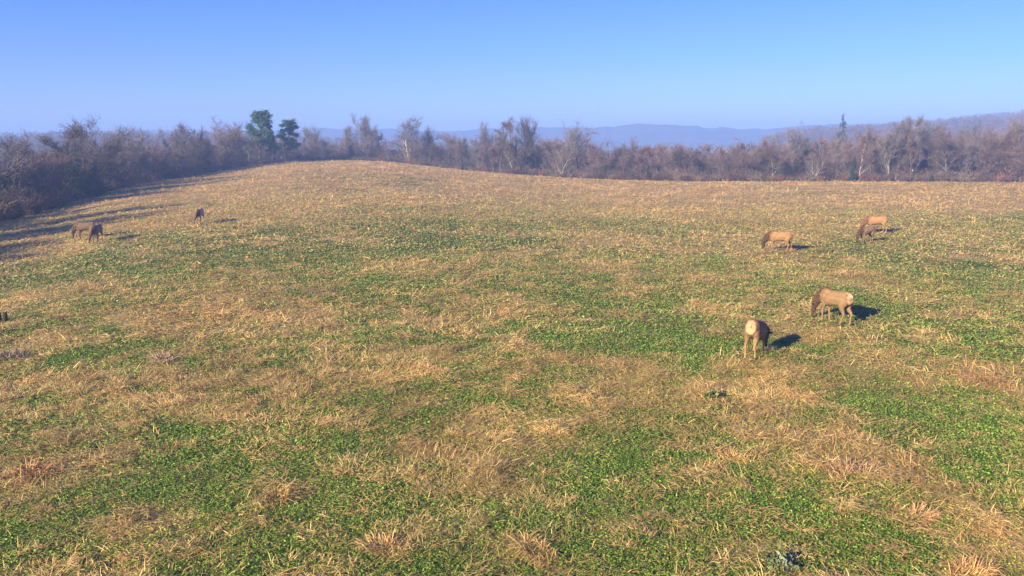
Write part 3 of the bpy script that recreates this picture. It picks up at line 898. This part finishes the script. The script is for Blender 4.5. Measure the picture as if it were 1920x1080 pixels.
# ------------------------------------------------------------------ far hills
def ridge(name, pts, dist, depth, seed, color, rough=4.0, lower=0.0):
    """a wooded ridge whose crest runs at the given picture heights"""
    m_, nt, p = nodes_mat(name + '_woods')
    tc = nt.nodes.new('ShaderNodeTexCoord')
    nz = nt.nodes.new('ShaderNodeTexNoise'); nz.inputs['Scale'].default_value = .03; nz.inputs['Detail'].default_value = 8; nz.inputs['Roughness'].default_value = .7
    nt.links.new(tc.outputs['Object'], nz.inputs['Vector'])
    cr = nt.nodes.new('ShaderNodeValToRGB')
    cr.color_ramp.elements[0].position = .38; cr.color_ramp.elements[0].color = (*[c * .6 for c in color], 1)
    cr.color_ramp.elements[1].position = .62; cr.color_ramp.elements[1].color = (*[c * 1.4 for c in color], 1)
    nt.links.new(nz.outputs[0], cr.inputs[0]); nt.links.new(cr.outputs[0], p.inputs['Base Color'])
    p.inputs['Roughness'].default_value = 1; p.inputs['Specular IOR Level'].default_value = 0
    th = np.linspace(-.95, .95, 700)
    px = 960 + F * np.tan(th)
    xs, ys = zip(*pts)
    crest_row = np.interp(px, xs, ys)
    crest = CAMZ + (HORIZON - crest_row) / F * dist - lower
    crest = crest + rough * .5 * (fbm(th * 130, th * 0, seed, 3) - .5)
    nr = 40
    t = np.linspace(0, 1, nr)
    prof = np.sin(t * math.pi) ** 1.2
    R_ = (dist / np.cos(th))[None, :] + (t[:, None] - .5) * depth
    Tm = np.tile(th, (nr, 1))
    X = R_ * np.sin(Tm); Y = R_ * np.cos(Tm)
    base = -26.0
    Z = base + (crest[None, :] - base) * prof[:, None] + rough * (fbm(X / 22, Y / 22, seed + 5, 3) - .5) * np.sin(t * math.pi)[:, None]
    idx = np.arange(nr * 700).reshape(nr, 700)
    q = np.stack([idx[:-1, :-1], idx[:-1, 1:], idx[1:, 1:], idx[1:, :-1]], -1).reshape(-1, 4)[:, ::-1]
    me = mesh_np(name, np.stack([X.ravel(), Y.ravel(), Z.ravel()], 1), [q], m_)
    tag(link(name, me), kind='structure')
ridge('hills', [(-900, 250), (0, 258), (300, 250), (480, 246), (560, 246), (600, 241), (680, 245), (740, 242), (760, 247), (860, 246), (900, 243), (1000, 240), (1100, 240),
                (1150, 239), (1190, 233.5), (1250, 235), (1290, 236), (1325, 242), (1345, 239), (1370, 242), (1430, 243), (1500, 237), (1560, 233), (1700, 240), (2600, 246)],
      1500, 500, 3, (.07, .065, .06))
ridge('near_hills', NEAR,
      620, 320, 13, (.10, .075, .068), 3.0, lower=8.0)

# ------------------------------------------------------------------ elk
FUR = tint_mat('fur', .85, .16, 7, spec=.15)
def loft(path, seg=16):
    """closed elliptical tube; path: (point, rx, rz-like radius)"""
    P = [Vector(p[0]) for p in path]
    V, Fc = [], []
    for k, (c, ra, rb) in enumerate(path):
        d = (P[min(k + 1, len(P) - 1)] - P[max(k - 1, 0)]).normalized()
        side = Vector((1, 0, 0))
        side = (side - d * side.dot(d)).normalized()
        up = side.cross(d).normalized()
        for s in range(seg):
            t = 2 * math.pi * s / seg
            V.append(Vector(c) + side * ra * math.cos(t) + up * rb * math.sin(t))
    n = len(path)
    for k in range(n - 1):
        for s in range(seg):
            Fc.append((k * seg + s, k * seg + (s + 1) % seg, (k + 1) * seg + (s + 1) % seg, (k + 1) * seg + s))
    return V, Fc, [tuple(range(seg))[::-1], tuple(range((n - 1) * seg, n * seg))]

def refine(path, k=4):
    """Catmull-Rom through the stations"""
    pts = [np.array([*p[0], p[1], p[2]], float) for p in path]
    out = []
    for i in range(len(pts) - 1):
        p0 = pts[max(i - 1, 0)]; p1 = pts[i]; p2 = pts[i + 1]; p3 = pts[min(i + 2, len(pts) - 1)]
        for j in range(k):
            t = j / k
            q = .5 * ((2 * p1) + (-p0 + p2) * t + (2 * p0 - 5 * p1 + 4 * p2 - p3) * t * t + (-p0 + 3 * p1 - 3 * p2 + p3) * t**3)
            out.append((tuple(q[:3]), max(q[3], .008), max(q[4], .008)))
    q = pts[-1]; out.append((tuple(q[:3]), q[3], q[4]))
    return out

def elk(px, py, heading, size, label, coat=(.30, .215, .145), neck=(.065, .038, .024), legc=(.17, .11, .072), rump=(.38, .24, .125),
        stride=(0, 0, 0, 0), turn=0.0, headfwd=0.0, headup=0.0, stance=1.0, anchor=0.0, rear_spread=1.0, bow=.03):
    fl, fr, rl, rr = stride
    parts = []
    bz = lambda y: -bow * (y + .55) if y > -.55 else 0
    torso = [(-.80, 1.09, .05, .07), (-.77, 1.09, .14, .16), (-.69, 1.07, .205, .25), (-.50, 1.04, .25, .30), (-.25, 1.01, .265, .30),
             (.05, .985, .28, .315), (.30, .98, .265, .345), (.50, 1.01, .21, .34), (.64, 1.03, .14, .25), (.70, 1.03, .06, .12)]
    torso = [((0, y, z + bz(y)), a_, b_) for y, z, a_, b_ in torso]
    parts.append(('torso', refine(torso)))
    # neck and head, turned sideways by "turn"
    nx = math.sin(turn)
    pol = Vector((.36 * nx * 1.3, .93 + headfwd - .18 * abs(nx), .54 + headup))
    n0 = Vector((0, .46, 1.10 + bz(.46)))
    n1 = n0.lerp(pol, .35) + Vector((0, .06, .03)); n2 = n0.lerp(pol, .7) + Vector((0, .06, .02))
    parts.append(('neck', refine([(tuple(n0), .17, .25), (tuple(n1), .15, .215), (tuple(n2), .125, .175), (tuple(pol), .09, .12), (tuple(pol + Vector((.02 * nx, .04, -.06))), .07, .09)])))
    fwd = Vector((.10 * nx, .06 + .1 * headfwd, -.44)).normalized()
    h = [(pol + fwd * -.02 + Vector((0, .03, .02)), .06, .075), (pol + fwd * .06, .085, .105), (pol + fwd * .16, .082, .10), (pol + fwd * .28, .058, .07), (pol + fwd * .38, .045, .055), (pol + fwd * .45, .045, .05), (pol + fwd * .475, .03, .033)]
    parts.append(('head', refine([(tuple(a), b, c) for a, b, c in h])))
    for s in (-1, 1):
        e0 = pol + Vector((s * .06, -.01, .02)); e1 = e0 + Vector((s * .11, -.03, .055)); e2 = e0 + Vector((s * .20, -.03, .07))
        parts.append(('ear', refine([(tuple(e0), .022, .022), (tuple(e1), .03, .045), (tuple(e2), .010, .010)], 3)))
    for s, st in ((-1, fl), (1, fr)):
        X = s * .145
        parts.append(('front_upper', refine([((X * .9, .42, 1.02 + bz(.4)), .085, .17), ((X * 1.05, .40, .84 + bz(.4)), .085, .14), ((X * 1.05, .37 + st * .05, .70 + bz(.4) * .6), .066, .095), ((X, .40 + st * .32, .50), .042, .052)])))
        parts.append(('leg', refine([((X, .40 + st * .32, .50), .042, .052), ((X * .98, .415 + st * .45, .41), .043, .047), ((X * .96, .41 + st * .62, .25), .029, .032),
                                     ((X * .96, .405 + st * .85, .10), .033, .036), ((X * .98, .44 + st * .95, .045), .038, .045), ((X * .98, .455 + st * .97, -.02), .042, .052)])))
    for s, st in ((-1, rl), (1, rr)):
        X = s * .14 * rear_spread
        parts.append(('thigh', refine([((s * .10, -.52, 1.08), .12, .19), ((s * .125, -.53, .93), .125, .205), ((X * 1.05, -.50 + st * .08, .77), .108, .165), ((X * 1.02, -.55 + st * .25, .61), .072, .10), ((X, -.66 + st * .45, .50), .05, .062)])))
        parts.append(('leg', refine([((X, -.66 + st * .45, .50), .042, .055), ((X, -.675 + st * .55, .44), .038, .05), ((X, -.645 + st * .7, .28), .03, .034), ((X, -.62 + st * .9, .11), .034, .038),
                                     ((X, -.59 + st, .045), .038, .046), ((X, -.575 + st * 1.02, -.02), .042, .052)])))
    parts.append(('tail', refine([((0, -.76, 1.22), .035, .03), ((0, -.83, 1.15), .035, .025), ((0, -.845, 1.06), .012, .012)], 3)))
    V, Fa = [], []
    for nm, path in parts:
        v, f, caps = loft(path)
        o = len(V)
        V += [tuple(a) for a in v]
        Fa += [tuple(i + o for i in ff) for ff in f] + [tuple(i + o for i in ff) for ff in caps]
    me0 = bpy.data.meshes.new('raw'); me0.from_pydata(V, [], Fa); me0.update()
    tmp = bpy.data.objects.new('raw', me0); COL.objects.link(tmp)
    rm = tmp.modifiers.new('r', 'REMESH'); rm.mode = 'VOXEL'; rm.voxel_size = .016; rm.use_smooth_shade = True
    sm = tmp.modifiers.new('s', 'SMOOTH'); sm.factor = .5; sm.iterations = 4
    dg = bpy.context.evaluated_depsgraph_get()
    ev = tmp.evaluated_get(dg)
    me = bpy.data.meshes.new_from_object(ev, preserve_all_data_layers=False, depsgraph=dg)
    bpy.data.objects.remove(tmp); bpy.data.meshes.remove(me0)
    me.name = 'elk'
    n = len(me.vertices); co = np.zeros(n * 3, np.float32); me.vertices.foreach_get('co', co); co = co.reshape(-1, 3)
    # coat by region
    best = {}
    for nm, path in parts:
        P = np.array([a[0] for a in path]); Rr_ = np.array([(a[1] + a[2]) / 2 for a in path])
        dist = np.full(n, 9.0)
        for k in range(len(P)):
            dist = np.minimum(dist, np.linalg.norm(co - P[k], axis=1) - Rr_[k])
        best[nm] = np.minimum(best.get(nm, np.full(n, 9.0)), dist)
    tone = {'torso': coat, 'neck': neck, 'head': tuple(c * 1.25 for c in neck), 'ear': tuple(c * 1.3 for c in neck), 'front_upper': tuple(c * .85 for c in coat), 'leg': legc,
            'thigh': tuple(c * .9 for c in coat), 'tail': (.42, .25, .12)}
    W = 0; Csum = 0
    for nm in best:
        w = np.exp(-np.clip(best[nm], -.1, 1) / .022)[:, None]
        W = W + w; Csum = Csum + w * np.array([tone[nm]])
    c = Csum / W
    # mane darkens forward over the shoulder, belly and brisket dark
    f = smooth01((co[:, 1] - .42) / .22)[:, None]; c = c * (1 - f) + np.array([neck]) * f
    f = (smooth01((.83 - co[:, 2]) / .12) * smooth01((.30 - np.abs(co[:, 0])) / .1) * (best['torso'] < .03) * .6)[:, None]; c = c * (1 - f) + np.array([legc]) * f * .8
    # muzzle
    mz = np.array(pol + fwd * .46); f = smooth01((.07 - np.linalg.norm(co - mz, axis=1)) / .04)[:, None]; c = c * (1 - f) + .03 * f
    # eyes
    for s in (-1, 1):
        ey = np.array(pol + fwd * .13 + Vector((s * .08, .03, 0))); f = smooth01((.032 - np.linalg.norm(co - ey, axis=1)) / .012)[:, None]; c = c * (1 - f) + .01 * f
    # hooves
    f = smooth01((.055 - co[:, 2]) / .02)[:, None]; c = c * (1 - f) + .03 * f
    # rump patch, edged dark, running down the inside of the thighs
    e = np.sqrt((co[:, 0] / (.175 - .08 * np.clip((1.0 - co[:, 2]) / .25, 0, 1)))**2 + ((co[:, 2] - 1.05) / .275)**2)
    back = smooth01((-co[:, 1] - .60) / .05)
    edge = (smooth01((1.30 - e) / .3) * back)[:, None] * .45
    c = c * (1 - edge) + np.array([neck]) * 1.1 * edge
    en = e + (vnoise(co[:, 0] * 22 + 50, co[:, 2] * 22 + 50, 3) - .5) * .22
    f = (smooth01((1.08 - en) / .28) * smooth01((-co[:, 1] - .55) / .12))[:, None]
    c = c * (1 - f) + np.array([rump]) * f
    tl = smooth01((.02 - best['tail']) / .02)[:, None] * (co[:, 1] < -.72)[:, None]
    c = c * (1 - .5 * tl) + np.array([(.46, .28, .15)]) * .5 * tl
    # darker line along the back, paler flanks, blotchy winter coat
    spine = (smooth01((.09 - np.abs(co[:, 0])) / .08) * smooth01((co[:, 2] - 1.12) / .12) * (1 - f[:, 0]))[:, None]
    c = c * (1 - .30 * spine)
    c = c * (0.68 + .64 * fbm(co[:, 1] * 7 + 20, co[:, 2] * 9 + co[:, 0] * 5 + 20, 41, 4, .65))[:, None]
    # shaggy neck and a slightly rough outline
    shag = 1.5 * np.exp(-np.clip(best['neck'], -.05, 1) / .05) * (vnoise(co[:, 1] * 30 + 90, co[:, 2] * 12 + co[:, 0] * 25 + 90, 6) - .4) * .045
    nrm = np.zeros(n * 3, np.float32); me.vertices.foreach_get('normal', nrm); nrm = nrm.reshape(-1, 3)
    shag = shag + (fbm(co[:, 1] * 6 + 9, co[:, 2] * 6 + co[:, 0] * 6 + 9, 71, 2) - .5) * .03 * (co[:, 2] > .6)
    co = co + nrm * shag[:, None]
    me.vertices.foreach_set('co', co.astype(np.float32).ravel())
    at = me.color_attributes.new('tint', 'FLOAT_COLOR', 'POINT')
    cc = np.ones((n, 4), np.float32); cc[:, :3] = c; at.data.foreach_set('color', cc.ravel())
    me.materials.clear(); me.materials.append(FUR)
    o = bpy.data.objects.new('elk', me); COL.objects.link(o)
    g = pix(px, py)
    # the picture position is that of the ground point "anchor" metres ahead of the body's middle
    hd = math.radians(heading)
    fx, fy = math.sin(hd), math.cos(hd)
    x = g[0] - fx * anchor * size; y = g[1] - fy * anchor * size
    o.location = (x, y, gz(x, y) + .01)
    o.rotation_euler = (0, 0, -hd)
    o.scale = (size, size, size)
    tag(o, label, 'elk', 'elk grazing in the field')

elk(1407, 674, 31, 1.0, 'nearest elk, seen from behind with its round cream rump towards the camera', coat=(.23, .135, .066), legc=(.30, .18, .095), stride=(-.06, .16, -.10, .06), turn=.2, anchor=-.58, bow=.25)
elk(1586, 612, -25, 1.0, 'grey brown elk grazing behind the nearest one, cream rump turned to the right', coat=(.205, .13, .064), legc=(.22, .14, .07), stride=(.02, -.10, .16, -.06), turn=-.15, headfwd=.02, anchor=-.62)
elk(1462, 472, -66, 1.0, 'tan elk grazing alone in side view, left of the overlapping pair', coat=(.24, .14, .068), legc=(.25, .15, .08), stride=(-.05, .10, .14, -.12), anchor=-.08)
elk(1621, 456, -118, .88, 'small grey brown elk grazing in front of the orange tan one', coat=(.23, .145, .085), legc=(.2, .13, .08), stride=(.05, -.08, .1, -.08), turn=.2, anchor=.15)
elk(1641, 438, -76, 1.02, 'orange tan elk grazing partly hidden behind the small grey brown one', coat=(.27, .155, .072), legc=(.26, .155, .078), neck=(.13, .07, .04), stride=(0, .08, -.08, .12), anchor=0)
elk(375, 420, -188, .95, 'lone elk at the left facing the camera with its head down', coat=(.48, .34, .21), legc=(.22, .15, .10), neck=(.12, .08, .05), stride=(.05, -.05, .05, -.05), turn=.5, anchor=.1)
elk(162, 449, -92, 1.0, 'dark elk in side view, left and farther of the pair near the left tree line', coat=(.12, .08, .055), legc=(.12, .08, .055), neck=(.09, .06, .04), rump=(.35, .26, .18), stride=(0, .1, -.05, .1), anchor=0)
elk(180, 457, -190, 1.0, 'dark elk facing the camera, nearer of the pair near the left tree line', coat=(.27, .18, .12), legc=(.12, .08, .055), neck=(.11, .07, .045), stride=(.05, -.05, .05, -.05), turn=.5, anchor=.35)

# ------------------------------------------------------------------ haze
def make_haze():
    x0, x1, y0, y1, z0, z1 = -2700, 2700, -60, 1950, -60, 46
    v = [(x, y, z) for x in (x0, x1) for y in (y0, y1) for z in (z0, z1)]
    f = [(0, 1, 3, 2), (4, 6, 7, 5), (0, 4, 5, 1), (2, 3, 7, 6), (0, 2, 6, 4), (1, 5, 7, 3)]
    m = bpy.data.materials.new('haze'); m.use_nodes = True
    nt = m.node_tree; nt.nodes.clear()
    out = nt.nodes.new('ShaderNodeOutputMaterial')
    pv = nt.nodes.new('ShaderNodeVolumePrincipled')
    pv.inputs['Color'].default_value = (.30, .50, 1.0, 1)
    pv.inputs['Density'].default_value = .0010
    pv.inputs['Anisotropy'].default_value = 0.0
    nt.links.new(pv.outputs[0], out.inputs['Volume'])
    me = bpy.data.meshes.new('haze'); me.from_pydata(v, [], f); me.update(); me.materials.append(m)
    tag(link('haze', me), kind='stuff')
make_haze()
